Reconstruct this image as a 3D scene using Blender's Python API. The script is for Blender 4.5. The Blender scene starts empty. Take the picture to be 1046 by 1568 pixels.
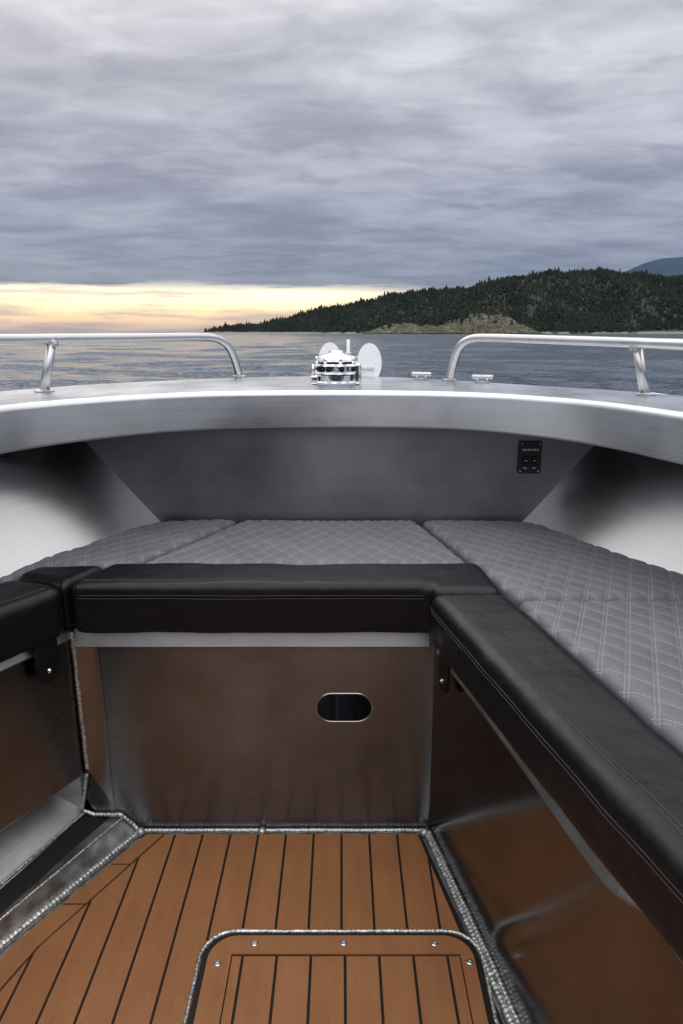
import bpy, bmesh, math, random
import numpy as np
from mathutils import Vector, Matrix, noise as mnoise
from mathutils.bvhtree import BVHTree
random.seed(7); rng=np.random.default_rng(7)
sc=bpy.context.scene
COL=sc.collection
# ------------------------------------------------------------ materials
def newmat(n):
    m=bpy.data.materials.new(n); m.use_nodes=True
    nt=m.node_tree; b=nt.nodes['Principled BSDF']; return m,nt,b
def N(nt,t,**kw):
    n=nt.nodes.new(t)
    for k,v in kw.items(): setattr(n,k,v)
    return n
def L(nt,a,b): nt.links.new(a,b)
def math_(nt,op,a,b=None,c=None):
    n=nt.nodes.new('ShaderNodeMath'); n.operation=op
    for i,v in enumerate((a,b,c)):
        if v is None: continue
        if isinstance(v,(int,float)): n.inputs[i].default_value=v
        else: nt.links.new(v,n.inputs[i])
    return n.outputs[0]
def ramp(nt,fac,stops):
    r=nt.nodes.new('ShaderNodeValToRGB'); el=r.color_ramp.elements
    while len(el)<len(stops): el.new(.5)
    for e,(p,c) in zip(el,stops):
        e.position=p; e.color=(*c,1) if len(c)==3 else c
    nt.links.new(fac,r.inputs[0]); return r.outputs[0]
def noise(nt,vec,scale,detail=4,rough=.5,mapscale=None,dist=0):
    if mapscale:
        mp=N(nt,'ShaderNodeMapping'); mp.inputs['Scale'].default_value=mapscale
        L(nt,vec,mp.inputs[0]); vec=mp.outputs[0]
    n=N(nt,'ShaderNodeTexNoise'); n.inputs['Scale'].default_value=scale
    n.inputs['Detail'].default_value=detail; n.inputs['Roughness'].default_value=rough; n.inputs['Distortion'].default_value=dist
    L(nt,vec,n.inputs['Vector']); return n.outputs['Fac']
def bump(nt,b,h,strength,dist,prev=None):
    n=N(nt,'ShaderNodeBump'); n.inputs['Strength'].default_value=strength; n.inputs['Distance'].default_value=dist
    L(nt,h,n.inputs['Height'])
    if prev: L(nt,prev,n.inputs['Normal'])
    L(nt,n.outputs[0],b.inputs['Normal']); return n.outputs[0]
def metal(name,base=(.55,.56,.58),r0=.25,r1=.42,aniso=.5,brush=(3,3,260),rot=0.0,smudge=6.0,bstr=.06,var=.12,sb=.25,met=1.0,fw=.4):
    m,nt,b=newmat(name); tc=N(nt,'ShaderNodeTexCoord').outputs['Object']
    b.inputs['Metallic'].default_value=met
    s=noise(nt,tc,smudge,5,.6); f=noise(nt,tc,1.0,2,.6,brush)
    mix=math_(nt,'ADD',math_(nt,'MULTIPLY',s,1-fw),math_(nt,'MULTIPLY',f,fw))
    mr=N(nt,'ShaderNodeMapRange'); mr.inputs[1].default_value=.3; mr.inputs[2].default_value=.7
    mr.inputs[3].default_value=r0; mr.inputs[4].default_value=r1; L(nt,mix,mr.inputs[0]); L(nt,mr.outputs[0],b.inputs['Roughness'])
    d=tuple(x*(1-var*2) for x in base); l=tuple(min(1,x*(1+var)) for x in base)
    L(nt,ramp(nt,mix,[(.32,d),(.68,l)]),b.inputs['Base Color'])
    b.inputs['Anisotropic'].default_value=aniso; b.inputs['Anisotropic Rotation'].default_value=rot
    if aniso>0:
        t=N(nt,'ShaderNodeTangent'); t.direction_type='RADIAL'; t.axis='Z'; L(nt,t.outputs[0],b.inputs['Tangent'])
    n1=bump(nt,b,f,bstr,.002); bump(nt,b,s,sb,.004,n1)
    return m
M_deck=metal('deck_aluminium',(.62,.63,.65),.2,.36,0,(8,3,3),smudge=3)
M_fascia=metal('coaming_aluminium',(.68,.69,.70),.24,.40,.4,(2,2,200),smudge=2.5,var=.13,rot=.25,bstr=.03,fw=.22)
M_panel=metal('brushed_panel',(.225,.235,.25),.22,.32,.78,(1.5,1.5,240),smudge=3,var=.15,sb=.05,bstr=.010,fw=.06,rot=.25)
M_side=metal('side_panel',(.225,.23,.245),.14,.24,.3,(1.5,1.5,240),smudge=3,var=.14,sb=.08,bstr=.010,fw=.06,rot=.25)
M_hull=metal('hull_aluminium',(.60,.60,.60),.26,.38,.2,(3,3,120),smudge=2,bstr=.03,var=.10,sb=.12,fw=.2)
M_bulk=metal('bulkhead_aluminium',(.31,.32,.33),.34,.5,.3,(2,2,200),smudge=1.8,var=.22,bstr=.02,fw=.10,sb=.12)
M_flange=metal('flange_aluminium',(.36,.355,.35),.32,.46,0,(2,2,200),smudge=6,var=.14,sb=.10,met=.9,fw=.2)
M_sheet=metal('chine_aluminium',(.50,.49,.48),.34,.5,0,(2,2,200),smudge=9,var=.18,sb=.25,met=.75)
M_rough=metal('mill_finish',(.52,.52,.50),.3,.55,0,(20,20,20),smudge=22,bstr=.3,var=.25)
M_rail=metal('rail_anodised',(.58,.58,.59),.26,.36,0,(60,60,60),smudge=10,bstr=.02,var=.06)
def simple(name,col,rough,metallic=0,bs=None,bd=.001,bsc=300,spec=.5):
    m,nt,b=newmat(name); b.inputs['Base Color'].default_value=(*col,1); b.inputs['Roughness'].default_value=rough
    b.inputs['Metallic'].default_value=metallic; b.inputs['Specular IOR Level'].default_value=spec
    if bs:
        tc=N(nt,'ShaderNodeTexCoord').outputs['Object']; bump(nt,b,noise(nt,tc,bsc,3),bs,bd)
    return m
M_chrome=simple('chrome',(.78,.78,.79),.06,1)
M_galv=simple('galvanised_steel',(.74,.75,.76),.5,.0,.5,.003,120)
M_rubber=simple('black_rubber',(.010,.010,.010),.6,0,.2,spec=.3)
M_blackpl=simple('black_plastic',(.014,.014,.015),.38,0,.1)
M_white=simple('white_marking',(.75,.75,.75),.5)
M_screw=simple('stainless_screw',(.7,.7,.7),.22,1)
m,nt,b=newmat('weld_bead'); tc=N(nt,'ShaderNodeTexCoord').outputs['Object']; b.inputs['Metallic'].default_value=.8
w=noise(nt,tc,150,4,.7); L(nt,ramp(nt,w,[(.34,(.18,.175,.165)),(.5,(.52,.52,.50)),(.68,(.9,.9,.88))]),b.inputs['Base Color'])
b.inputs['Roughness'].default_value=.32; bump(nt,b,w,.5,.003); M_weld=m
m,nt,b=newmat('black_vinyl'); tc=N(nt,'ShaderNodeTexCoord').outputs['Object']
b.inputs['Base Color'].default_value=(.005,.005,.007,1); b.inputs['Specular IOR Level'].default_value=.32
s=noise(nt,tc,7,4,.55); mr=N(nt,'ShaderNodeMapRange'); mr.inputs[3].default_value=.32; mr.inputs[4].default_value=.48
L(nt,s,mr.inputs[0]); L(nt,mr.outputs[0],b.inputs['Roughness'])
v=N(nt,'ShaderNodeTexVoronoi'); v.inputs['Scale'].default_value=650; L(nt,tc,v.inputs['Vector'])
n1=bump(nt,b,v.outputs['Distance'],.15,.0008); bump(nt,b,s,.5,.016,n1); M_vinyl=m
M_thread=simple('seam_thread',(.030,.030,.034),.6)
def teak(name,off=0):
    m,nt,b=newmat(name); tc=N(nt,'ShaderNodeTexCoord').outputs['Object']; geo=N(nt,'ShaderNodeNewGeometry')
    g=noise(nt,tc,9,4,.6,(4,.6,1)); f=noise(nt,tc,700,1,.6); big=noise(nt,tc,5,4,.6)
    mix=math_(nt,'ADD',math_(nt,'MULTIPLY',g,.3),math_(nt,'ADD',math_(nt,'MULTIPLY',f,.35),math_(nt,'MULTIPLY',big,.35)))
    mix=math_(nt,'ADD',mix,math_(nt,'MULTIPLY',math_(nt,'SUBTRACT',geo.outputs['Random Per Island'],.5),.05))
    L(nt,ramp(nt,mix,[(.34,(.215,.083,.027)),(.64,(.335,.138,.048))]),b.inputs['Base Color'])
    b.inputs['Roughness'].default_value=.62; bump(nt,b,f,.5,.0012); return m
M_teak=teak('teak_foam')
QW,QL=.046,.072
def quilt(name,rot):
    m,nt,b=newmat(name); tc=N(nt,'ShaderNodeTexCoord').outputs['Object']
    mp=N(nt,'ShaderNodeMapping'); mp.inputs['Rotation'].default_value=(0,0,rot); L(nt,tc,mp.inputs[0])
    sx=N(nt,'ShaderNodeSeparateXYZ'); L(nt,mp.outputs[0],sx.inputs[0]); x,y,z=sx.outputs
    k=1/math.sqrt(1/QW**2+1/QL**2)
    def line(sign):
        a=math_(nt,'ADD',math_(nt,'DIVIDE',x,QW),math_(nt,'MULTIPLY',math_(nt,'DIVIDE',y,QL),sign))
        d=math_(nt,'MULTIPLY',math_(nt,'ABSOLUTE',math_(nt,'SUBTRACT',a,math_(nt,'ROUND',a))),k)
        e=math_(nt,'ABSOLUTE',math_(nt,'SUBTRACT',d,.0030))
        st=math_(nt,'LESS_THAN',e,.0006)
        al=math_(nt,'GREATER_THAN',math_(nt,'FRACT',math_(nt,'MULTIPLY',y,170)),.25)
        return math_(nt,'MULTIPLY',st,al)
    st=math_(nt,'MAXIMUM',line(1),line(-1))
    gz=N(nt,'ShaderNodeNewGeometry'); sn=N(nt,'ShaderNodeSeparateXYZ'); L(nt,gz.outputs['Normal'],sn.inputs[0])
    st=math_(nt,'MULTIPLY',st,math_(nt,'GREATER_THAN',sn.outputs[2],.5))
    big=noise(nt,tc,9,4,.6); fine=noise(nt,tc,900,1)
    base=ramp(nt,big,[(.3,(.118,.12,.134)),(.7,(.15,.152,.168))])
    mx=N(nt,'ShaderNodeMix',data_type='RGBA'); L(nt,math_(nt,'MULTIPLY',st,.65),mx.inputs[0]); L(nt,base,mx.inputs[6]); mx.inputs[7].default_value=(.33,.34,.385,1)
    L(nt,mx.outputs[2],b.inputs['Base Color']); b.inputs['Roughness'].default_value=.55; b.inputs['Specular IOR Level'].default_value=.32
    n1=bump(nt,b,fine,.15,.0006); bump(nt,b,st,.4,.0008,n1); return m
# ------------------------------------------------------------ helpers
def link(o,parent=None):
    if o.name not in COL.objects: COL.objects.link(o)
    if parent: o.parent=parent
    return o
def empty(n):
    e=bpy.data.objects.new(n,None); COL.objects.link(e); return e
def mesh(name,verts,faces,mat,parent=None,smooth=False):
    me=bpy.data.meshes.new(name); me.from_pydata([tuple(v) for v in verts],[],faces); me.update()
    if mat: me.materials.append(mat)
    if smooth: me.polygons.foreach_set('use_smooth',[True]*len(me.polygons))
    bm=bmesh.new(); bm.from_mesh(me); bmesh.ops.recalc_face_normals(bm,faces=bm.faces); bm.to_mesh(me); bm.free()
    return link(bpy.data.objects.new(name,me),parent)
def bake(o):
    dg=bpy.context.evaluated_depsgraph_get(); dg.update()
    me=bpy.data.meshes.new_from_object(o.evaluated_get(dg)); n=o.name; p=o.parent; mw=o.matrix_world.copy()
    mats=[s for s in o.data.materials]
    bpy.data.objects.remove(o); q=bpy.data.objects.new(n,me); COL.objects.link(q); q.matrix_world=mw
    if p: q.parent=p
    if not me.materials:
        for s in mats: me.materials.append(s)
    return q
def plate(name,outer,holes,th,mat,parent=None,mtx=Matrix.Identity(4),bev=.0):
    cu=bpy.data.curves.new(name,'CURVE'); cu.dimensions='2D'; cu.fill_mode='BOTH'; cu.extrude=th/2; cu.bevel_depth=bev
    for loop in [outer]+list(holes):
        s=cu.splines.new('POLY'); s.points.add(len(loop)-1)
        for pt,c in zip(s.points,loop): pt.co=(c[0],c[1],0,1)
        s.use_cyclic_u=True
    cu.materials.append(mat); o=bpy.data.objects.new(name,cu); COL.objects.link(o); o.matrix_world=mtx; bpy.context.view_layer.update()
    dg=bpy.context.evaluated_depsgraph_get()
    me=bpy.data.meshes.new_from_object(o.evaluated_get(dg)); bpy.data.objects.remove(o)
    me.transform(mtx); q=bpy.data.objects.new(name,me)
    if not me.materials: me.materials.append(mat)
    return link(q,parent)
def tube(name,pts,r,mat,parent=None,res=10,smoothpath=False,cyclic=False):
    if smoothpath: pts=catmull(pts,12)
    vs=[];fs=[];n=len(pts); up=Vector((0,0,1)); P=[Vector(p) for p in pts]
    for i,p in enumerate(P):
        t=(P[(i+1)%n]-P[i-1]) if cyclic else (P[min(i+1,n-1)]-P[max(i-1,0)])
        t.normalize(); a=t.cross(up)
        if a.length<.05: a=t.cross(Vector((0,1,0)))
        if i and a.dot(pa)<0: a=-a
        a.normalize(); pa=a; bb=t.cross(a)
        rr=r[i] if isinstance(r,list) else r
        for k in range(res):
            th=2*math.pi*k/res; vs.append(p+a*math.cos(th)*rr+bb*math.sin(th)*rr)
    m_=n if cyclic else n-1
    for i in range(m_):
        j=(i+1)%n
        for k in range(res): fs.append((i*res+k,i*res+(k+1)%res,j*res+(k+1)%res,j*res+k))
    if not cyclic:
        fs.append(tuple(range(res))); fs.append(tuple((n-1)*res+k for k in range(res)))
    return mesh(name,vs,fs,mat,parent,True)
def catmull(pts,k=10):
    P=[Vector(p) for p in pts]; out=[]
    for i in range(len(P)-1):
        a=P[max(i-1,0)];b=P[i];c=P[i+1];d=P[min(i+2,len(P)-1)]
        for j in range(k):
            t=j/k; out.append(.5*((2*b)+(c-a)*t+(2*a-5*b+4*c-d)*t*t+(3*b-a-3*c+d)*t**3))
    out.append(P[-1]); return out
def resample(pts,step=None,n=None):
    P=[Vector(p) for p in pts]; L_=[0]
    for i in range(1,len(P)): L_.append(L_[-1]+(P[i]-P[i-1]).length)
    if n is None: n=max(2,int(L_[-1]/step))
    out=[];j=0
    for i in range(n):
        s=L_[-1]*i/(n-1)
        while j<len(P)-2 and L_[j+1]<s: j+=1
        d=L_[j+1]-L_[j]; out.append(P[j].lerp(P[j+1],(s-L_[j])/d if d>1e-9 else 0))
    return out
def weld(name,pts,r,parent,flat=1.0):
    P=resample(pts,.0012); rs=[]
    for i,p in enumerate(P):
        s=i*.0012
        rs.append(r*(.90+.12*abs(math.sin(s/.0042*math.pi/2+mnoise.noise(p*30)*1.0))+.08*mnoise.noise(p*90)+.24*mnoise.noise(p*16+Vector((3,1,7)))))
        p.x+=.0010*mnoise.noise(p*30+Vector((9,0,0))); p.y+=.0008*mnoise.noise(p*30+Vector((0,9,0)))
    return tube(name,P,rs,M_weld,parent,10)
def lathe(name,prof,mat,parent,loc,seg=40,fn=None):
    vs=[];fs=[]
    for r,z in prof:
        for k in range(seg):
            th=2*math.pi*k/seg; rr=r*(fn(th,z) if fn else 1); vs.append((loc[0]+rr*math.cos(th),loc[1]+rr*math.sin(th),loc[2]+z))
    for i in range(len(prof)-1):
        for k in range(seg): fs.append((i*seg+k,i*seg+(k+1)%seg,(i+1)*seg+(k+1)%seg,(i+1)*seg+k))
    fs.append(tuple(range(seg))); fs.append(tuple((len(prof)-1)*seg+k for k in range(seg)))
    o=mesh(name,vs,fs,mat,parent,True)
    md=o.modifiers.new('e','EDGE_SPLIT'); md.split_angle=math.radians(35); return o
def clip(poly,n,d):
    out=[]
    for i in range(len(poly)):
        a=poly[i-1];b=poly[i]; da=a[0]*n[0]+a[1]*n[1]-d; db=b[0]*n[0]+b[1]*n[1]-d
        if da<=0<db or db<=0<da:
            t=da/(da-db); out.append((a[0]+(b[0]-a[0])*t,a[1]+(b[1]-a[1])*t))
        if db<=0: out.append(b)
    return out
def clipconvex(poly,conv):
    for i in range(len(conv)):
        a=conv[i-1];b=conv[i]; n=(b[1]-a[1],-(b[0]-a[0])); poly=clip(poly,n,a[0]*n[0]+a[1]*n[1])
        if len(poly)<3: return []
    return poly
def ccw(p):
    A=sum(p[i-1][0]*p[i][1]-p[i][0]*p[i-1][1] for i in range(len(p))); return p if A>0 else p[::-1]
def prisms(name,polys,z0,z1,mat,parent,bev=.0012):
    vs=[];fs=[]
    for p in polys:
        p=ccw(p); c=(sum(q[0] for q in p)/len(p),sum(q[1] for q in p)/len(p)); b0=len(vs); n=len(p)
        def ins(q):
            dx,dy=c[0]-q[0],c[1]-q[1]; l=math.hypot(dx,dy) or 1; return (q[0]+dx/l*bev,q[1]+dy/l*bev)
        vs+=[(q[0],q[1],z0) for q in p]+[(q[0],q[1],z1-bev) for q in p]+[(*ins(q),z1) for q in p]
        for i in range(n):
            j=(i+1)%n
            fs.append((b0+i,b0+j,b0+n+j,b0+n+i)); fs.append((b0+n+i,b0+n+j,b0+2*n+j,b0+2*n+i))
        fs.append(tuple(b0+2*n+i for i in range(n)))
    return mesh(name,vs,fs,mat,parent)
def cushion(name,poly,z0,z1,mat,parent,vox=.0045,rot=None,bev=.016,wob=.002,seed=0):
    poly=ccw(poly); n=len(poly)
    vs=[(x,y,z0) for x,y in poly]+[(x,y,z1) for x,y in poly]
    fs=[tuple(range(n))[::-1],tuple(range(n,2*n))]+[(i,(i+1)%n,n+(i+1)%n,n+i) for i in range(n)]
    o=mesh(name,vs,fs,mat,parent)
    md=o.modifiers.new('b','BEVEL'); md.width=bev; md.segments=4; md.limit_method='ANGLE'; md.angle_limit=math.radians(20)
    md=o.modifiers.new('r','REMESH'); md.mode='VOXEL'; md.voxel_size=vox; md.use_smooth_shade=True
    md=o.modifiers.new('s','SMOOTH'); md.iterations=8; md.factor=.5
    o=bake(o); me=o.data; nv=len(me.vertices)
    co=np.empty(nv*3); me.vertices.foreach_get('co',co); co=co.reshape(-1,3)
    no=np.empty(nv*3); me.vertices.foreach_get('normal',no); no=no.reshape(-1,3)
    wv=np.array([mnoise.noise(Vector((c[0]*7+seed,c[1]*7,c[2]*10)))+.4*mnoise.noise(Vector((c[0]*22+seed,c[1]*22,c[2]*22))) for c in co])
    d=wv*wob
    if rot is not None:
        cx,sn=math.cos(rot),math.sin(rot); x=co[:,0]*cx-co[:,1]*sn; y=co[:,0]*sn+co[:,1]*cx
        k=1/math.sqrt(1/QW**2+1/QL**2)
        a=x/QW+y/QL; b=x/QW-y/QL
        da=np.abs(a-np.round(a))*k; db=np.abs(b-np.round(b))*k
        h=-.0027*np.maximum(np.exp(-(da/.0055)**2),np.exp(-(db/.0055)**2))
        d=d+h*np.clip((no[:,2]-.3)/.4,0,1)
    co=co+no*d[:,None]; me.vertices.foreach_set('co',co.ravel())
    me.polygons.foreach_set('use_smooth',[True]*len(me.polygons)); me.update()
    if not me.materials: me.materials.append(mat)
    return o
def bvh(o):
    return BVHTree.FromPolygons([v.co.copy() for v in o.data.vertices],[tuple(p.vertices) for p in o.data.polygons])
def seam(tree,pts,direction,parent,r=.0010):
    P=resample(pts,.0022); dv=Vector(direction); run=[]; 
    for i,p in enumerate(P):
        h=tree.ray_cast(p-dv*.06,dv,.12)
        if h[0]: run.append(h[0]-dv*.0001)
    if len(run)>3: tube('stitching',run,r,M_thread,parent,6)
def box(name,x0,x1,y0,y1,z0,z1,mat,parent,bev=.002):
    v=[(x,y,z) for x in (x0,x1) for y in (y0,y1) for z in (z0,z1)]
    o=mesh(name,v,[(0,1,3,2),(4,6,7,5),(0,4,5,1),(2,3,7,6),(0,2,6,4),(1,5,7,3)],mat,parent)
    md=o.modifiers.new('b','BEVEL'); md.width=bev; md.segments=2; return o
def vmtx(p0,p1):
    d=Vector((p1[0]-p0[0],p1[1]-p0[1],0)).normalized(); n=d.cross(Vector((0,0,1)))
    return Matrix(((d.x,0,n.x,p0[0]),(d.y,0,n.y,p0[1]),(0,1,0,0),(0,0,0,1)))
def rrect(x0,x1,y0,y1,r,k=8):
    out=[]
    for cx,cy,a0 in ((x1-r,y1-r,0),(x0+r,y1-r,90),(x0+r,y0+r,180),(x1-r,y0+r,270)):
        for i in range(k+1):
            a=math.radians(a0+90*i/k); out.append((cx+r*math.cos(a),cy+r*math.sin(a)))
    return out
# ------------------------------------------------------------ BOAT
boat=empty('aluminium_boat')
inner=[(-.96,-1.4),(-.94,-.4),(-.90,.3),(-.83,.85),(-.76,1.18),(-.685,1.379),(-.641,1.459),(-.571,1.55),(-.458,1.655),(-.331,1.722),(-.203,1.752),(0,1.765),
 (.193,1.75),(.355,1.69),(.504,1.545),(.583,1.405),(.629,1.263),(.70,1.05),(.80,.65),(.88,.2),(.93,-.4),(.96,-1.4)]
outer=[(-1.22,-1.4),(-1.2,-.4),(-1.15,.3),(-1.05,1.0),(-.95,1.5),(-.872,1.765),(-.776,1.935),(-.632,2.09),(-.468,2.229),(-.269,2.34),(-.052,2.40),(.0,2.405),
 (.169,2.34),(.36,2.175),(.521,1.996),(.658,1.851),(.778,1.70),(.90,1.4),(1.03,.95),(1.13,.3),(1.18,-.4),(1.2,-1.4)]
I=[Vector((p.x,p.y,0)) for p in catmull([(x,y,0) for x,y in inner],11)]
O=[Vector((p.x,p.y,0)) for p in catmull([(x,y,0) for x,y in outer],11)]
def sm(A,it=12):
    for _ in range(it):
        A=[A[0]]+[(A[i-1]+A[i]*2+A[i+1])/4 for i in range(1,len(A)-1)]+[A[-1]]
    return A
I=sm(I);O=sm(O); n=len(I)
def nrm(A,i):
    t=(A[min(i+1,len(A)-1)]-A[max(i-1,0)]).normalized(); return Vector((-t.y,t.x,0))
prof=[('i',.11,.868),('i',.006,.862),('i',.0015,.864),('i',0,.869),('i',.001,.944),('i',.0025,.950),('i',.006,.9545),('i',.011,.9573),('i',.017,.958),('o',-.025,.958),('o',-.010,.956),('o',-.002,.950),('o',0,.94),('o',.0,.905)]
vs=[];fs=[];m_=len(prof)
for i in range(n):
    ni=nrm(I,i);no_=nrm(O,i)
    for k,d,z in prof:
        p=(I[i]+ni*d) if k=='i' else (O[i]+no_*d); vs.append((p.x,p.y,z))
for i in range(n-1):
    for k in range(m_-1): fs.append((i*m_+k,(i+1)*m_+k,(i+1)*m_+k+1,i*m_+k+1))
deck=mesh('gunwale_deck',vs,fs,M_fascia,boat,True); deck.data.materials.append(M_deck)
for pl in deck.data.polygons:
    if pl.center.z>.9575: pl.material_index=1
wn=deck.modifiers.new('w','WEIGHTED_NORMAL'); wn.weight=100
vs=[];fs=[];lv=[(0,.905,0),(.03,.80,0),(.10,.45,.05),(.22,.05,.12),(.34,-.35,.25),(.7,-.6,.5)]
for i in range(n):
    for d,z,_ in lv:
        p=O[i]*1.0; q=Vector((p.x*(1-d*.55),p.y-(d*.6 if p.y>1.2 else 0)*(max(0,p.y-1.2)),z)); vs.append(q)
m_=len(lv)
for i in range(n-1):
    for k in range(m_-1): fs.append((i*m_+k,(i+1)*m_+k,(i+1)*m_+k+1,i*m_+k+1))
mesh('outer_hull',vs,fs,M_rail,boat,True)
bR=[(.96,-1.4,1),(.947,0,1),(.877,.5,1),(.756,1.0,1),(.619,1.35,1),(.469,1.634,.45),(.408,1.83,0)]
tR=[(1.18,-1.4),(1.15,0),(1.08,.5),(.99,.95),(.90,1.3),(.83,1.6),(.79,1.83)]
def gprof(t):
    s=.09; return .6+.667*(t-.36)-(1.6-.667)*s*math.log(1+math.exp((.36-t)/s))
for sgn,nm in ((1,'hull_side_starboard'),(-1,'hull_side_port')):
    B=catmull([(x*sgn,y,.5) for x,y,e in bR],10);T=catmull([(x*sgn,y,.952) for x,y in tR],10); E=catmull([(e,0,0) for x,y,e in bR],10)
    vs=[];fs=[];K=22
    for b_,t_,e in zip(B,T,E):
        for k in range(K):
            f_=k/(K-1); ff=f_*(1-e.x)+gprof(f_)*e.x; p=b_.lerp(t_,ff); p.z=.5+.452*f_; vs.append(p)
    for i in range(len(B)-1):
        for k in range(K-1): fs.append((i*K+k,(i+1)*K+k,(i+1)*K+k+1,i*K+k+1))
    mesh(nm,vs,fs,M_hull,boat,True)
    vs=[]; 
    for b_ in B: vs+= [Vector((b_.x+.01*sgn,b_.y,.499)),Vector((b_.x+.05*sgn,b_.y-.03,-.02))]
    mesh(nm+'_lower',vs,[(2*i,2*i+2,2*i+3,2*i+1) for i in range(len(B)-1)],M_rough,boat,True)
bk=[(-.84,.953),(-.44,.48),(.44,.48),(.84,.953)]
plate('forward_bulkhead',[(x,z) for x,z in bk][::-1],[],.004,M_bulk,boat,Matrix(((1,0,0,0),(0,0,-1,1.812),(0,1,0,0),(0,0,0,1))))
plate('floor_plate',[(-.95,-1.38),(.5,-1.38),(.5,.6),(.3,1.33),(-.75,1.33),(-.85,1.0),(-.9,.5)],[],.004,M_rough,boat,Matrix.Translation((0,0,-.004)))
box('console_wall',-1.15,1.15,-1.46,-1.41,-.02,.953,M_panel,boat)
plate('seat_platform',[(-.578,1.336),(.21,1.336),(.325,.72),(.385,.4),(.45,-1.3),(.93,-1.3),(.92,0),(.86,.5),(.74,1.0),(.61,1.35),(.46,1.634),(.40,1.80),(-.40,1.80),(-.46,1.634),(-.585,1.40)],[],.004,M_flange,boat,Matrix.Translation((0,0,.5025)))
x0=-.585
def P2(pts): return [(x-x0,z) for x,z in pts]
hole=[]
for i in range(20):
    a=-math.pi/2+math.pi*i/19; hole.append((.033+.034*math.cos(a),.3115+.034*math.sin(a)))
for i in range(20):
    a=math.pi/2+math.pi*i/19; hole.append((-.021+.034*math.cos(a),.3115+.034*math.sin(a)))
mt=vmtx((x0,1.332),(1,1.332))
plate('seat_riser_forward',P2([(-.585,.5),(-.585,.10),(-.555,.035),(-.47,.0),(.205,.0),(.205,.5)][::-1]),[P2(hole)],.005,M_panel,boat,mt)
plate('hull_frame_port',P2([(-.586,.5),(-.586,-.02),(-1.0,-.02),(-1.0,.5)]),[],.004,M_rough,boat,mt)
tube('hand_hole_rim',[(x,1.329,z) for x,z in hole],.0018,M_rail,boat,8,cyclic=True)
def strip(name,P,mat,sect,sgn=1):
    P=[Vector(p) for p in P]; vs=[];fs=[]; k=len(sect)
    for i,p in enumerate(P):
        t=(P[min(i+1,len(P)-1)]-P[max(i-1,0)]).normalized(); nv=Vector((t.y,-t.x,0))*sgn
        for o_,z in sect: q=p+nv*o_; vs.append((q.x,q.y,z))
    for i in range(len(P)-1):
        for j in range(k-1): fs.append((i*k+j,i*k+k+j,i*k+k+1+j,i*k+1+j))
    return mesh(name,vs,fs,mat,boat)
sect=[(-.002,.460),(.014,.461),(.0165,.464),(.015,.468),(.004,.498),(.0,.501)]
strip('seat_flange_forward',[(-.562,1.3290,0),(.184,1.3290,0)],M_flange,sect)
sR=[(.200,1.33),(.268,1.0),(.322,.70),(.385,.40),(.45,-1.38)]
sRc=catmull([(x,y,0) for x,y in sR],10)
vs=[];fs=[]
for p in sRc:
    vs+=[(p.x,p.y,0),(p.x-.001,p.y,.25),(p.x-.003,p.y,.5)]
for i in range(len(sRc)-1):
    for k in (0,1): fs.append((i*3+k,i*3+3+k,i*3+4+k,i*3+1+k))
mesh('seat_riser_starboard',vs,fs,M_side,boat,True)
fl=[Vector((p.x,p.y,0)) for p in sRc]; fl=[q for q in fl if q.y<1.30]
strip('seat_flange_starboard',fl,M_flange,[(-.002,.462),(.014,.463),(.016,.466),(.015,.469),(.002,.498),(.0,.501)])
pa,pb,pc=(-.569,1.328),(-.735,1.02),(-.80,-1.38)
plate('seat_riser_port',[(0,.155),(math.dist(pa,pb),.155),(math.dist(pa,pb),.5),(0,.5)],[],.005,M_panel,boat,vmtx(pa,pb))
plate('seat_riser_port_aft',[(0,.155),(math.dist(pb,pc),.155),(math.dist(pb,pc),.5),(0,.5)],[],.005,M_panel,boat,vmtx(pb,pc))
strip('seat_flange_port',[pa+(0,),pb+(0,)],M_flange,[(0,.478),(.007,.479),(.009,.483),(.002,.499)],-1)
tube('riser_bottom_edge',[(pa[0],pa[1],.155),(pb[0],pb[1],.155)],.0028,M_rail,boat)
vs=[];fs=[]
for i in range(9):
    t=i/8
    xx=-.560+.045*t; yy=1.3175+.0105*math.sin(t*math.pi/2)
    vs+=[(xx,yy,.462),(xx,yy,.16-.10*t)]
for i in range(8): fs.append((2*i,2*i+2,2*i+3,2*i+1))
mesh('corner_radius',vs,fs,M_side,boat,True)
def band(name,A,B,mat,sub=12):
    A=resample(A,n=40);B=resample(B,n=40); vs=[];fs=[]
    for a,b_ in zip(A,B):
        for k in range(4):
            p=a.lerp(b_,k/3); p.z+=.0025*mnoise.noise(p*14); vs.append(p)
    for i in range(39):
        for k in range(3): fs.append((i*4+k,i*4+4+k,i*4+5+k,i*4+1+k))
    return mesh(name,vs,fs,mat,boat,True)
e0=[(-.462,1.33,0),(-.632,1.018,0),(-.72,.7,0),(-.80,.1,0)]
e1=[(-.497,1.33,.035),(-.648,1.018,.04),(-.735,.7,.04),(-.81,.1,.04)]
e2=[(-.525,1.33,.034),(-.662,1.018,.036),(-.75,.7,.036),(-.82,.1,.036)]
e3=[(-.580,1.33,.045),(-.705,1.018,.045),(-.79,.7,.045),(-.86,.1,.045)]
e4=[(-.90,1.33,.27),(-1.03,1.018,.27),(-1.1,.7,.27),(-1.15,.1,.27)]
band('stringer_face',e0,e1,M_rough); band('stringer_top',e1,e2,M_rough); band('bilge_dark_strip',e2,e3,M_rubber); band('chine_sheet',e3,e4,M_sheet)  # the strip between stringer top and chine sheet is plain black
weld('weld_chine',[(-.582,1.322,.05),(-.705,1.03,.052)],.0035,boat)
weld('weld_stringer_end',[(-.582,1.322,.055),(-.56,1.322,.045),(-.50,1.322,.045),(-.475,1.322,.02),(-.462,1.320,.006)],.005,boat)
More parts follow.
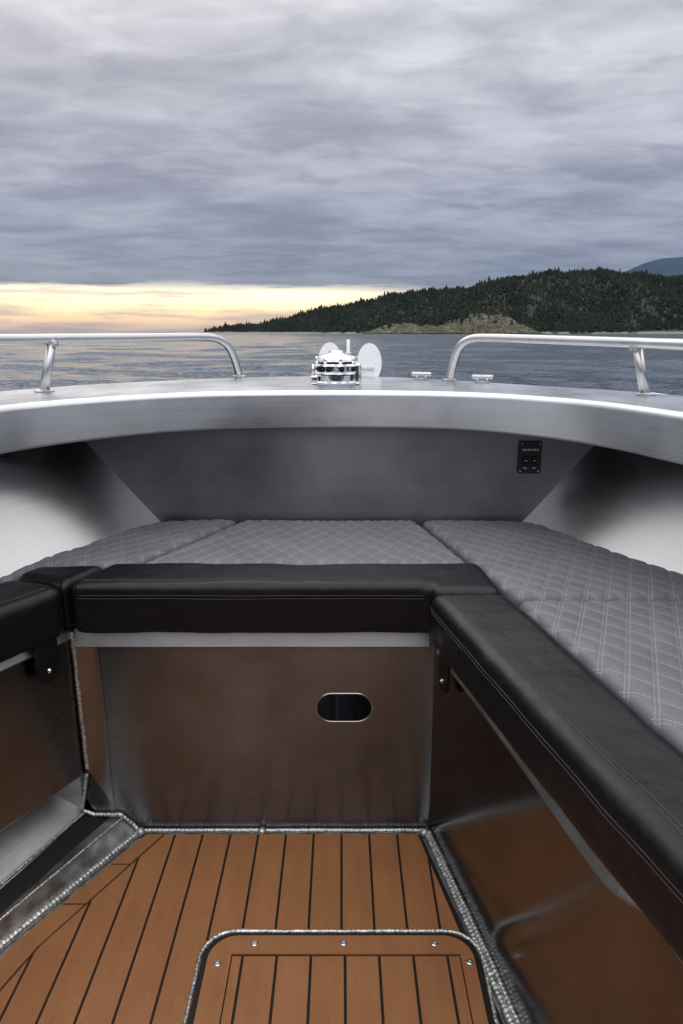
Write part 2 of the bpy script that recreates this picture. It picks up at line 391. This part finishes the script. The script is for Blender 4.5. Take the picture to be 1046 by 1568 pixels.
weld('weld_corner_port',[(-.564,1.318,.495),(-.561,1.315,.17)],.005,boat)
weld('weld_chine_edge',[(-.564,1.316,.155),(-.585,1.322,.06)],.004,boat)
weld('weld_floor_forward',[(-.46,1.322,.003),(.196,1.322,.003)],.0046,boat)
weld('weld_floor_port',[(-.458,1.318,.004),(-.629,1.018,.004),(-.715,.7,.004)],.0070,boat)
weld('weld_stringer_edge',[(-.497,1.322,.036),(-.648,1.018,.041),(-.735,.7,.041)],.003,boat)
weld('weld_floor_starboard',[(.191,1.316,.004),(.255,1.0,.004),(.309,.70,.004),(.371,.40,.004)],.0072,boat)
weld('weld_floor_starboard_b',[(.198,1.31,.008),(.264,1.0,.009),(.318,.70,.009)],.006,boat)
for p in ((-.455,1.314,.006),(.188,1.312,.006),(-.18,1.318,.004)):
    lathe('weld_blob',[(.0,.009),(.006,.007),(.009,.003),(.010,-.004)],M_weld,boat,p,14)
sw=empty('windlass_switch_panel')
plate('plate',rrect(-.030,.030,-.043,.043,.004),[],.005,M_blackpl,sw,Matrix(((1,0,0,.504),(0,0,-1,1.8055),(0,1,0,.778),(0,0,0,1))),bev=.0008)
for dx in (-.012,.012):
    box('rocker',.504+dx-.008,.504+dx+.008,1.797,1.803,.760,.782,M_rubber,sw)
    box('legend',.504+dx-.005,.504+dx+.005,1.8008,1.8022,.7485,.7505,M_white,sw,.0002)
    box('legend',.504+dx-.004,.504+dx+.004,1.7958,1.7968,.7695,.7712,M_white,sw,.0002)
for k,wd in enumerate((.0035,.003,.0036,.0028,.0034,.003,.0034)):
    x=.504-.020+k*.0062; box('legend',x,x+wd,1.8008,1.8022,.7965,.8015,M_white,sw,.0002)
for dx in (-.024,.024):
    for dz in (-.037,.037):
        tube('screw',[(.504+dx,1.803,.778+dz),(.504+dx,1.8,.778+dz)],.0022,M_screw,sw)
# ------------------------------------------------------------ teak floor
teakf=empty('teak_floor')
Pp=ccw([(-.440,1.309),(.180,1.309),(.239,1.03),(.292,.72),(.356,.40),(.43,-1.3),(-.77,-1.3),(-.755,.3),(-.695,.75),(-.609,1.018)])
prisms('caulking',[Pp],0,.0035,M_rubber,teakf)
pin=ccw([(-.437+.040,1.306),(.177,1.306),(.236,1.03),(.289,.72),(.353,.40),(.43,-1.3),(-.715,-1.3),(-.70,.3),(-.645,.75),(-.555,1.018)])
pl=[];g=.0025
for k in range(-13,8):
    a=k*.0625+g;b_=(k+1)*.0625-g
    q=clipconvex([(a,-1.3),(b_,-1.3),(b_,1.32),(a,1.32)],pin)
    if q: pl.append(q)
def lerp(a,b,t): return (a[0]+(b[0]-a[0])*t,a[1]+(b[1]-a[1])*t)
oA,oB,oC,oD=(-.440,1.306),(-.608,1.015),(-.696,.75),(-.757,.3)
iA,iB,iC,iD=(-.4025,1.306),(-.5605,1.015),(-.6505,.75),(-.7055,.3)
for a,b_ in ((0.0,.30),(.314,.66),(.674,1.0)):
    pl.append([lerp(oA,oB,a),lerp(oA,oB,b_),lerp(iA,iB,b_),lerp(iA,iB,a)])
pl.append([oB,oC,iC,iB]); pl.append([oC,oD,iD,iC])
prisms('planks',pl,.0,.0065,M_teak,teakf)
hatch=empty('deck_hatch')
prisms('hatch_gasket',[rrect(-.252,.250,.30,1.042,.055)],.003,.0085,M_rubber,hatch)
prisms('hatch_base',[rrect(-.243,.241,.309,1.033,.05)],.004,.0100,M_rubber,hatch)
plate('hatch_margin',rrect(-.241,.239,.311,1.031,.05),[[(-.199,.35),(.215,.35),(.215,.992),(-.199,.992)]],.0045,M_teak,hatch,Matrix.Translation((0,0,.0115)))
bs=[-.199,-.178,-.1165,-.055,.0065,.068,.1295,.191,.215]
hp=[[(a+g,.35+g),(b_-g,.35+g),(b_-g,.992-g*1.6),(a+g,.992-g*1.6)] for a,b_ in zip(bs[:-1],bs[1:])]
prisms('hatch_planks',hp,.004,.0138,M_teak,hatch)
rr=[(x,y,.007) for x,y in rrect(-.2565,.2545,.295,1.0465,.058)]
weld('hatch_trim',rr+[rr[0]],.0038,hatch)
for sx_,sy in ((-.160,1.013),(.004,1.014),(.171,1.013),(-.221,.972),(.229,.975)):
    lathe('hatch_screw',[(.0062,.0136),(.0062,.0152),(.0048,.0162),(.0022,.0162),(.0018,.0145)],M_screw,hatch,(sx_,sy,0),20)
# ------------------------------------------------------------ cushions
seat=empty('quilted_seat_cushion')
Q0=quilt('grey_quilt',0.0);Q1=quilt('grey_quilt_stbd',math.radians(-10));Q2=quilt('grey_quilt_port',math.radians(14))
zt=.611
cushion('center_cushion',[(-.451,1.428),(.287,1.428),(.201,1.80),(-.266,1.804)],.506,zt,Q0,seat,rot=0.0,bev=.02)
cushion('port_cushion',[(-.280,1.804),(-.464,1.430),(-.672,1.42),(-.69,1.33),(-.725,1.33),(-.675,1.48),(-.625,1.60),(-.565,1.71),(-.495,1.79),(-.35,1.808)],.506,zt,Q2,seat,rot=math.radians(14),seed=3,bev=.02)
cushion('starboard_forward_cushion',[(.215,1.80),(.302,1.42),(.338,1.235),(.785,1.235),(.725,1.37),(.64,1.52),(.580,1.65),(.54,1.755),(.49,1.798)],.506,zt,Q1,seat,rot=math.radians(-10),seed=5,bev=.02)
cushion('starboard_cushion',[(.334,1.225),(.425,.74),(.50,.30),(.97,.30),(.94,.62),(.87,.95),(.787,1.225)],.506,zt,Q1,seat,rot=math.radians(-10),seed=8,bev=.02)
cushion('aft_cushion',[(.505,.29),(.56,-.9),(1.0,-.9),(.975,.29)],.506,zt,Q1,seat,vox=.009,rot=math.radians(-10),seed=9)
bol=empty('black_bolster_cushion')
b1=cushion('forward_bolster',[(-.548,1.283),(.178,1.283),(.182,1.254),(.316,1.254),(.302,1.424),(-.502,1.424)],.503,.614,M_vinyl,bol,vox=.005,bev=.022,wob=.0030,seed=11)
b2=cushion('starboard_bolster',[(.168,1.248),(.262,.80),(.352,.40),(.405,-.9),(.53,-.9),(.49,.40),(.405,.80),(.320,1.248)],.503,.615,M_vinyl,bol,vox=.005,bev=.022,wob=.0030,seed=13)
cushion('corner_bolster',[(-.563,1.290),(-.513,1.415),(-.66,1.412),(-.685,1.352),(-.585,1.315)],.503,.613,M_vinyl,bol,vox=.005,bev=.02,wob=.0025,seed=15)
b3=cushion('port_bolster',[(-.555,1.276),(-.72,.99),(-.84,1.06),(-.690,1.340),(-.59,1.308)],.503,.611,M_vinyl,bol,vox=.005,bev=.02,wob=.0025,seed=17)
cushion('port_aft_bolster',[(-.725,.985),(-.80,.2),(-.82,-.9),(-.95,-.9),(-.93,.3),(-.85,1.05)],.503,.611,M_vinyl,bol,vox=.009,bev=.02,wob=.0025,seed=19)
t1,t2,t3=bvh(b1),bvh(b2),bvh(b3)
for z in (.590,.583): seam(t1,[(-.53,1.283,z),(.165,1.283,z)],(0,1,0),bol,.0008)
for yy in (1.305,1.312): seam(t1,[(-.53,yy,.614),(.17,yy,.614)],(0,0,-1),bol,.0008)
for o_ in (.028,.035): seam(t2,[(.168+o_,1.235,.615),(.262+o_,.80,.615),(.352+o_,.40,.615),(.385+o_,-.2,.615)],(0,0,-1),bol,.0008)
for z in (.585,.578): seam(t2,[(.172,1.235,z),(.262,.80,z),(.352,.40,z)],(.98,.2,0),bol,.0008)
for o_ in (.018,.025): seam(t3,[(-.57-o_*.87,1.262+o_*.5,.611),(-.715-o_*.87,1.01+o_*.5,.611)],(0,0,-1),bol,.0008)
def tongue(mtx,parent):
    t=[(-.024,.0)]+[( .024*math.cos(a),-.062-.024*math.sin(a)) for a in [math.pi-math.pi*i/12 for i in range(13)]]+[(.024,.0)]
    plate('strap',[(x,y) for x,y in t],[],.005,M_vinyl,parent,mtx,bev=.001)
    c=mtx@Vector((0,-.062,.0)); nz=(mtx.to_3x3()@Vector((0,0,1))).normalized()
    for s_ in (1,-1):
        tube('snap',[c+nz*s_*.002,c+nz*s_*.0055],.0050,M_chrome,parent,16); tube('snap',[c+nz*s_*.005,c+nz*s_*.008],.003,M_chrome,parent,16)
st=empty('cushion_strap')
tongue(Matrix.Translation((-.602+.014,1.252-.008,.508))@vmtx((0,0),(.51,.86)).to_3x3().to_4x4(),st)
st2=empty('cushion_strap.001')
tongue(Matrix.Translation((.203,1.225,.495))@vmtx((0,0),(-.19,.98)).to_3x3().to_4x4(),st2)
# ------------------------------------------------------------ rails
def weldring(e,a):
    rr=[(a[0]+.0145*math.cos(t),a[1]+.0145*math.sin(t),.961) for t in [i*math.pi/10 for i in range(20)]]
    tube('foot_weld',rr,.003,M_weld,e,8,cyclic=True)
    lathe('foot_plate',[(.024,0),(.024,.003),(.020,.004)],M_rail,e,(a[0],a[1],.9585),24)
def rail(name,pts,posts,foot):
    e=empty(name)
    P=catmull(pts,14); tube('top_rail',P,.0125,M_rail,e,14)
    for a,b_ in posts:
        tube('stanchion',[a,b_],.0115,M_rail,e,14); weldring(e,a)
        c=Vector(b_); lathe('collar',[(.0145,-.016),(.0150,-.006),(.0135,.0)],M_weld,e,(c.x,c.y,c.z-.002),14)
    weldring(e,foot)
rail('bow_rail',[(-1.12,-.2,1.085),(-1.05,.6,1.085),(-.93,1.2,1.085),(-.785,1.62,1.085),(-.700,1.80,1.086),(-.56,2.02,1.087),(-.44,2.18,1.088),(-.395,2.235,1.082),(-.366,2.27,1.058),(-.350,2.30,1.01),(-.342,2.325,.955)],
 [((-.742,1.725,.958),(-.722,1.755,1.085)),((-1.02,.9,.958),(-.995,.9,1.085)),((-1.12,0,.958),(-1.10,0,1.085))],(-.342,2.325))
rail('bow_rail.001',[(1.10,-.2,1.07),(1.02,.6,1.07),(.86,1.15,1.072),(.728,1.50,1.076),(.680,1.66,1.078),(.56,1.84,1.082),(.42,2.00,1.086),(.375,2.045,1.082),(.350,2.075,1.06),(.338,2.11,1.01),(.333,2.135,.955)],
 [((.718,1.632,.958),(.690,1.645,1.078)),((.965,.8,.958),(.95,.8,1.07)),((1.10,0,.958),(1.07,0,1.07))],(.333,2.135))
for i,(x,y) in enumerate(((.252,2.19),(.415,2.045))):
    e=empty('deck_cleat' if i==0 else 'deck_cleat.001'); d=Vector((.8,-.25,0)).normalized()
    c=Vector((x,y,.975)); tube('bar',[c-d*.032,c-d*.028,c+d*.028,c+d*.032],[.004,.0065,.0065,.004],M_rail,e,12)
    for s_ in (-.014,.014):
        q=c+d*s_; tube('post',[(q.x,q.y,.957),(q.x,q.y,.973)],.005,M_rail,e,10)
    lathe('base',[(.022,0),(.022,.003),(.019,.004)],M_rail,e,(x,y,.9585),20)
wl=empty('anchor_windlass'); wc=(-.014,1.985,.9585)
lathe('base_flange',[(.062,0),(.062,.006),(.058,.010),(.050,.011),(.050,.026)],M_chrome,wl,wc,48)
lathe('gypsy',[(.046,.026),(.060,.030),(.064,.036),(.052,.042),(.052,.046),(.064,.052),(.062,.058),(.046,.061)],M_chrome,wl,wc,80,lambda t,z:1+(.07*math.cos(9*t) if .029<z<.059 else 0))
lathe('drum_cap',[(.040,.061),(.056,.064),(.060,.070),(.057,.077),(.042,.083),(.024,.087),(.022,.093),(.012,.096),(.001,.097)],M_chrome,wl,wc,48)
for k in range(8):
    a=k*math.pi/4+.2; tube('cap_lug',[(wc[0]+.055*math.cos(a),wc[1]+.055*math.sin(a),wc[2]+.060),(wc[0]+.055*math.cos(a),wc[1]+.055*math.sin(a),wc[2]+.078)],[.007,.006],M_chrome,wl,10)
for k in range(9):
    a=k*2*math.pi/9+.1; tube('chain_pocket',[(wc[0]+.053*math.cos(a),wc[1]+.053*math.sin(a),wc[2]+.036),(wc[0]+.053*math.cos(a),wc[1]+.053*math.sin(a),wc[2]+.052)],.008,M_rubber,wl,10)
box('chain_stripper',wc[0]-.074,wc[0]-.05,wc[1]-.02,wc[1]+.02,.9585,.984,M_chrome,wl,.005)
box('chain_guide',wc[0]+.045,wc[0]+.070,wc[1]-.03,wc[1]+.02,.9585,1.020,M_chrome,wl,.008)
tube('locking_pin',[(wc[0]-.066,wc[1]-.01,.98),(wc[0]-.066,wc[1]-.01,1.015)],.004,M_chrome,wl,10)
an=empty('bow_anchor')
def ell(cx,cz,a,b_,k=28): return [(cx+a*math.cos(2*math.pi*i/k),cz+b_*math.sin(2*math.pi*i/k)) for i in range(k)]
Mx=lambda y,tilt:Matrix.Translation((0,y,1.0))@Matrix.Rotation(tilt,4,'X')@Matrix.Translation((0,0,-1.0))@Matrix(((1,0,0,0),(0,0,-1,0),(0,1,0,0),(0,0,0,1)))
plate('fluke',ell(.095,1.000,.040,.066),[],.007,M_galv,an,Mx(2.38,-.25),bev=.002)
plate('fluke',ell(-.040,1.006,.038,.062),[],.007,M_galv,an,Mx(2.40,-.25),bev=.002)
box('shank',.012,.036,2.18,2.52,.975,1.000,M_galv,an,.005)
box('roller_cheek',-.012,-.006,2.28,2.56,.955,.99,M_rail,an); box('roller_cheek',.056,.062,2.28,2.56,.955,.99,M_rail,an)
tube('roller',[(-.006,2.53,.970),(.056,2.53,.970)],.020,M_rubber,an,20)
tube('crossbar',[(-.06,2.39,.985),(.11,2.37,.985)],.009,M_galv,an,12)
tube('jackstaff',[(.022,2.28,.96),(.022,2.28,1.080)],.0055,M_galv,an,10)
tube('jackstaff_tip',[(.022,2.28,1.035),(.022,2.28,1.040)],.009,M_galv,an,10)
# ------------------------------------------------------------ WATER
m,nt,b=newmat('sea_water'); geo=N(nt,'ShaderNodeNewGeometry').outputs['Position']
b.inputs['Base Color'].default_value=(.024,.044,.075,1); b.inputs['Roughness'].default_value=.12; b.inputs['IOR'].default_value=1.33
n1=noise(nt,geo,1.0,4,.6,(.22,.6,1)); n2=noise(nt,geo,1.0,2,.6,(1.8,4.0,1))
bb=bump(nt,b,n1,1.0,1.0); bump(nt,b,n2,1.0,.24,bb)
ang=np.concatenate([np.radians(np.arange(52,128,.16)),np.radians(np.linspace(128,412,60)[:-1])])
rad=np.concatenate([[3,6,9],np.exp(np.arange(math.log(12),math.log(420),.0115)),[520,700,1000,1500,2500,5000,12000,30000]])
na,nr=len(ang),len(rad)
A_,R_=np.meshgrid(ang,rad); WX=R_*np.cos(A_); WY=R_*np.sin(A_); WZ=np.zeros_like(WX)
for i in range(46):
    lam=.9*(1.075**i)*rng.uniform(.9,1.1); th=math.radians(rng.normal(70,32)); k_=2*math.pi/lam
    ph=rng.uniform(0,6.28); amp=.0105*lam**.62*.50
    fade=np.clip(1-(R_*.0115*2.5)/lam,0,1)
    WZ+=amp*fade*np.sin(k_*(WX*math.cos(th)+WY*math.sin(th))+ph)
WZ*=np.clip((R_-8)/10,0,1)*np.clip((460-R_)/200,0,1)
ring=np.stack([WX.ravel(),WY.ravel(),WZ.ravel()-.35],1)
fs=[]
for j in range(nr-1):
    for i in range(na):
        i2=(i+1)%na; fs.append((j*na+i,(j+1)*na+i,(j+1)*na+i2,j*na+i2))
fs.append(tuple(range(na))[::-1])
me=bpy.data.meshes.new('sea'); me.from_pydata(ring.tolist(),[],fs); me.materials.append(m)
me.polygons.foreach_set('use_smooth',[True]*len(me.polygons)); me.update()
link(bpy.data.objects.new('sea',me))
# ------------------------------------------------------------ LAND
def sstep(t): t=max(0,min(1,t)); return t*t*(3-2*t)
rx=[-262,-245,-215,-190,-165,-140,-55,48,125,230,305,425,565,680,900,1300]
rh=[0,5,9,12,12,15,38,56,74,78,97,110,111,107,98,60]
def fbm(x,y,s,o=4):
    v=0;a=1
    for _ in range(o): v+=a*mnoise.noise(Vector((x/s,y/s,1.7))); s/=2;a*=.5
    return v
def Hh(x,y):
    h=np.interp(x,rx,rh); ys=1255+25*fbm(x,0,120); t=(y-ys)/(205)
    if t<0: return -2+t*5
    f=sstep(t*.9+.06) if t<1 else sstep(1-(t-1)/1.5)
    return 1.5+h*f*(1+.10*fbm(x,y,90))+3*fbm(x,y,60)*min(1,t*3)
m,nt,b=newmat('hill_ground'); geo=N(nt,'ShaderNodeNewGeometry').outputs['Position']; sx=N(nt,'ShaderNodeSeparateXYZ'); L(nt,geo,sx.inputs[0])
r_=ramp(nt,noise(nt,geo,.08,4,.7),[(.35,(.016,.022,.018)),(.55,(.035,.04,.03)),(.7,(.07,.07,.055))])
sh=ramp(nt,math_(nt,'MULTIPLY',math_(nt,'ADD',sx.outputs[2],noise(nt,geo,.2,3)),.1),[(.3,(1,1,1)),(.5,(0,0,0))])
mx=N(nt,'ShaderNodeMix',data_type='RGBA'); L(nt,sh,mx.inputs[0]); L(nt,r_,mx.inputs[6]); mx.inputs[7].default_value=(.20,.18,.155,1)
L(nt,mx.outputs[2],b.inputs['Base Color']); b.inputs['Roughness'].default_value=.95; M_hill=m
nx,ny=170,40; vs=[];fs=[]
for j in range(ny):
    for i in range(nx):
        x=-275+1600*i/(nx-1); y=1225+560*j/(ny-1); vs.append((x,y,Hh(x,y)))
for j in range(ny-1):
    for i in range(nx-1): fs.append((j*nx+i,j*nx+i+1,(j+1)*nx+i+1,(j+1)*nx+i))
mesh('wooded_hill',vs,fs,M_hill,None,True)
m,nt,b=newmat('conifer_foliage'); g_=N(nt,'ShaderNodeNewGeometry')
L(nt,ramp(nt,math_(nt,'ADD',math_(nt,'MULTIPLY',g_.outputs['Random Per Island'],.35),math_(nt,'MULTIPLY',noise(nt,g_.outputs['Position'],.018,3),.65)),[(.25,(.014,.022,.022)),(.5,(.026,.036,.031)),(.75,(.050,.057,.040))]),b.inputs['Base Color'])
b.inputs['Roughness'].default_value=.9; b.inputs['Specular IOR Level'].default_value=.1; M_fol=m
def forest(name,spots):
    vs=[];fs=[]
    for x,y,z,h,r in spots:
        lean=rng.uniform(-.03,.03)*h; ph=rng.uniform(0,6.28)
        for lo,hi,rad_ in ((.12,.62,1.0),(.38,.85,.72),(.62,1.0,.45)):
            b0=len(vs); k=6
            for q in range(k):
                a=ph+q*2*math.pi/k; rr_=r*rad_*rng.uniform(.5,1.3)
                vs.append((x+rr_*math.cos(a)+lean*lo,y+rr_*math.sin(a),z+h*(lo+rng.uniform(-.07,.06))))
            vs.append((x+lean*hi,y,z+h*hi))
            for q in range(k): fs.append((b0+q,b0+(q+1)%k,b0+k))
        b0=len(vs); t=.03*h
        vs+=[(x-t,y,z-1),(x+t,y,z-1),(x+t*.6,y,z+h*.3),(x-t*.6,y,z+h*.3)]; fs.append((b0,b0+1,b0+2,b0+3))
    me=bpy.data.meshes.new(name); me.from_pydata(vs,[],fs); me.materials.append(M_fol); me.update()
    return link(bpy.data.objects.new(name,me))
sp=[]
while len(sp)<15000:
    x=rng.uniform(-250,900); y=rng.uniform(1258,1500)
    z=Hh(x,y)
    if z<2.5: continue
    h=rng.uniform(5.5,12)*(1+.5*fbm(x,y,40,2))*(1.0 if x>-150 else .7)
    if rng.random()<.06: h*=1.4
    sp.append((x,y,z,h,h*rng.uniform(.18,.34)))
forest('distant_forest',sp)
m,nt,b=newmat('headland_rock'); geo=N(nt,'ShaderNodeNewGeometry'); ps=geo.outputs['Position']; sn=N(nt,'ShaderNodeSeparateXYZ'); L(nt,geo.outputs['Normal'],sn.inputs[0]); sz=N(nt,'ShaderNodeSeparateXYZ'); L(nt,ps,sz.inputs[0])
rock=ramp(nt,noise(nt,ps,.18,6,.75),[(.36,(.04,.037,.032)),(.5,(.15,.135,.11)),(.66,(.33,.30,.25))])
moss=ramp(nt,noise(nt,ps,.15,5,.7),[(.35,(.04,.042,.02)),(.7,(.13,.125,.055))])
f_=ramp(nt,math_(nt,'ADD',math_(nt,'MULTIPLY',sn.outputs[2],.35),math_(nt,'MULTIPLY',noise(nt,ps,.08,5),.8)),[(.62,(0,0,0)),(.70,(1,1,1))])
mx=N(nt,'ShaderNodeMix',data_type='RGBA'); L(nt,f_,mx.inputs[0]); L(nt,rock,mx.inputs[6]); L(nt,moss,mx.inputs[7])
tide=ramp(nt,math_(nt,'MULTIPLY',sz.outputs[2],.2),[(.15,(.25,.25,.25)),(.4,(1,1,1))])
m2=N(nt,'ShaderNodeMix',data_type='RGBA'); m2.blend_type='MULTIPLY'; m2.inputs[0].default_value=1; L(nt,mx.outputs[2],m2.inputs[6]); L(nt,tide,m2.inputs[7])
L(nt,m2.outputs[2],b.inputs['Base Color']); b.inputs['Roughness'].default_value=.9; bump(nt,b,noise(nt,ps,.5,6,.75),1,3.5); M_rock=m
hx=[30,45,65,90,120,150,185,210,235,255,262]; hh=[0,6,13,15,14,19,25,24,13,4,0]
def Hr(x,y):
    h=np.interp(x,hx,hh); t=(y-880-10*fbm(x,0,30,3))/70
    if t<0: return -1+t*6
    f=min(1,t*1.5)**.7
    n_=abs(fbm(x,y,22,5)); st=math.floor(f*5+fbm(x,y,15,3)*1.2)/5
    f2=.55*f+.45*max(0,st)
    return -.6+(h+.8)*f2*(1-.3*n_)+h*.16*fbm(x,y,7,3)*min(1,t*4)
nx,ny=240,70; vs=[];fs=[]
for j in range(ny):
    for i in range(nx):
        x=26+240*i/(nx-1); y=868+130*j/(ny-1); vs.append((x,y,Hr(x,y)))
for j in range(ny-1):
    for i in range(nx-1): fs.append((j*nx+i,j*nx+i+1,(j+1)*nx+i+1,(j+1)*nx+i))
mesh('rocky_headland',vs,fs,M_rock)
sp=[]
for _ in range(170):
    x=rng.uniform(50,245); y=rng.uniform(905,985); z=Hr(x,y); h=rng.uniform(3,8)
    if z>3: sp.append((x,y,z-.5,h,h*.3))
for _ in range(120):
    x=rng.normal(125,18); y=rng.uniform(915,985); z=Hr(x,y); h=rng.uniform(7,15)
    if z>3: sp.append((x,y,z-.5,h,h*.24))
forest('headland_trees',sp)
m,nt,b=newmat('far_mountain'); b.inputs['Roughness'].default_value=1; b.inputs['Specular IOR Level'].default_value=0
geo=N(nt,'ShaderNodeNewGeometry').outputs['Position']; L(nt,ramp(nt,noise(nt,geo,.003,5,.6),[(.3,(.045,.070,.110)),(.7,(.06,.088,.13))]),b.inputs['Base Color'])  # blue distance haze is mixed into the mountain's base colour
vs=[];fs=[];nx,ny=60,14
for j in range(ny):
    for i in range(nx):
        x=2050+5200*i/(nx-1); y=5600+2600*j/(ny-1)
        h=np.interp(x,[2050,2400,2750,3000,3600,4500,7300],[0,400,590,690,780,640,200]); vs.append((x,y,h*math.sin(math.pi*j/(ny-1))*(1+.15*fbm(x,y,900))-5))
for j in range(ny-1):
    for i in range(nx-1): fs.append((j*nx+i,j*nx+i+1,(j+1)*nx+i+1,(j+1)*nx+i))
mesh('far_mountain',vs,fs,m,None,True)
# ------------------------------------------------------------ WORLD
wd=bpy.data.worlds.new("World"); sc.world=wd; wd.use_nodes=True; nt=wd.node_tree
bg=nt.nodes['Background']; tc=N(nt,'ShaderNodeTexCoord').outputs['Generated']
sx=N(nt,'ShaderNodeSeparateXYZ'); L(nt,tc,sx.inputs[0]); X,Y_,Z_=sx.outputs
zc=math_(nt,'MAXIMUM',Z_,0.0)
den=math_(nt,'ADD',zc,.08)
cv=N(nt,'ShaderNodeCombineXYZ'); L(nt,math_(nt,'DIVIDE',X,den),cv.inputs[0]); L(nt,math_(nt,'DIVIDE',Y_,den),cv.inputs[1])
cA=noise(nt,cv.outputs[0],1.0,5,.5,(1.2,1.9,1),.5); cB=noise(nt,cv.outputs[0],1.0,3,.55,(3.6,5.0,1),.6)
mpn=N(nt,'ShaderNodeMapping'); mpn.inputs['Location'].default_value=(3.1,7.7,0); L(nt,cv.outputs[0],mpn.inputs[0])
cC=noise(nt,mpn.outputs[0],1.0,2,.5,(.6,.6,1))
cl=math_(nt,'ADD',math_(nt,'ADD',math_(nt,'MULTIPLY',cA,.42),math_(nt,'MULTIPLY',cB,.22)),math_(nt,'MULTIPLY',cC,.36))
tex=N(nt,'ShaderNodeMapRange'); tex.interpolation_type='SMOOTHSTEP'; tex.inputs[1].default_value=.36; tex.inputs[2].default_value=.65; L(nt,cl,tex.inputs[0])
zr=lambda stops: ramp(nt,Z_,stops)
dark=zr([(0,(.175,.205,.295)),(.08,(.165,.20,.30)),(.18,(.225,.245,.335)),(.30,(.35,.36,.43)),(.38,(.44,.445,.50)),(.5,(.80,.80,.84)),(1,(1.4,1.4,1.42))])
lite=zr([(0,(.24,.27,.36)),(.08,(.27,.31,.41)),(.18,(.46,.48,.58)),(.30,(.74,.74,.80)),(.38,(.92,.92,.95)),(.5,(1.4,1.4,1.4)),(1,(2.2,2.2,2.2))])
mx=N(nt,'ShaderNodeMix',data_type='RGBA'); L(nt,tex.outputs[0],mx.inputs[0]); L(nt,dark,mx.inputs[6]); L(nt,lite,mx.inputs[7])
dt=math_(nt,'ADD',math_(nt,'MULTIPLY',X,-.38),math_(nt,'MULTIPLY',Y_,.925))
az=N(nt,'ShaderNodeMapRange'); az.interpolation_type='SMOOTHSTEP'; az.inputs[1].default_value=.83; az.inputs[2].default_value=.95; L(nt,dt,az.inputs[0])
st_=N(nt,'ShaderNodeCombineXYZ'); L(nt,math_(nt,'MULTIPLY',X,5),st_.inputs[0]); L(nt,math_(nt,'MULTIPLY',Z_,60),st_.inputs[1]); L(nt,math_(nt,'MULTIPLY',Y_,5),st_.inputs[2])
ns=noise(nt,st_.outputs[0],1.2,4,.6)
zz=math_(nt,'ADD',Z_,math_(nt,'MULTIPLY',math_(nt,'SUBTRACT',ns,.5),.034))
gb=ramp(nt,zz,[(0,(1,1,1)),(.055,(1,1,1)),(.066,(0,0,0))])
gcol=zr([(0,(.44,.37,.39)),(.010,(.68,.50,.41)),(.025,(1.1,.80,.48)),(.045,(1.6,1.28,.82)),(.065,(1.6,1.4,1.05))])
gm=math_(nt,'MULTIPLY',gb,az.outputs[0])
gs=N(nt,'ShaderNodeMapRange'); gs.inputs[1].default_value=.38; gs.inputs[2].default_value=.55; gs.inputs[3].default_value=.45; gs.inputs[4].default_value=1.0; L(nt,ns,gs.inputs[0])
gm=math_(nt,'MULTIPLY',gm,gs.outputs[0])
mg=N(nt,'ShaderNodeMix',data_type='RGBA'); L(nt,gm,mg.inputs[0]); L(nt,mx.outputs[2],mg.inputs[6]); L(nt,gcol,mg.inputs[7])
aft=N(nt,'ShaderNodeMapRange'); aft.inputs[1].default_value=.2; aft.inputs[2].default_value=-.7; aft.inputs[3].default_value=1; aft.inputs[4].default_value=1.4; L(nt,Y_,aft.inputs[0])
sky=N(nt,'ShaderNodeTexSky'); sky.sky_type='NISHITA'; sky.sun_disc=False; sky.sun_elevation=math.radians(35); sky.sun_rotation=math.radians(-22)
bg2=N(nt,'ShaderNodeBackground'); L(nt,sky.outputs[0],bg2.inputs[0]); bg2.inputs[1].default_value=.006
L(nt,mg.outputs[2],bg.inputs[0]); L(nt,aft.outputs[0],bg.inputs[1])
ad=N(nt,'ShaderNodeAddShader'); L(nt,bg.outputs[0],ad.inputs[0]); L(nt,bg2.outputs[0],ad.inputs[1]); L(nt,ad.outputs[0],nt.nodes['World Output'].inputs[0])
sl=bpy.data.lights.new('sun','SUN'); sl.energy=.5; sl.angle=math.radians(40); sl.color=(1,.93,.84)
so=bpy.data.objects.new('sun',sl); COL.objects.link(so)
d=Vector((math.sin(math.radians(-22))*math.cos(math.radians(35)),math.cos(math.radians(-22))*math.cos(math.radians(35)),math.sin(math.radians(35))))
so.rotation_euler=d.to_track_quat('Z','Y').to_euler()
# ------------------------------------------------------------ CAMERA
cam=bpy.data.cameras.new('camera'); co=bpy.data.objects.new('camera',cam); COL.objects.link(co); sc.camera=co
co.location=(0,0,1.1); co.rotation_euler=(math.radians(90-14.69),0,0)
cam.sensor_fit='VERTICAL'; cam.sensor_height=36; cam.sensor_width=24; cam.lens=24; cam.clip_start=.05; cam.clip_end=60000
sc.view_settings.view_transform='Standard'; sc.view_settings.look='None'; sc.view_settings.exposure=0
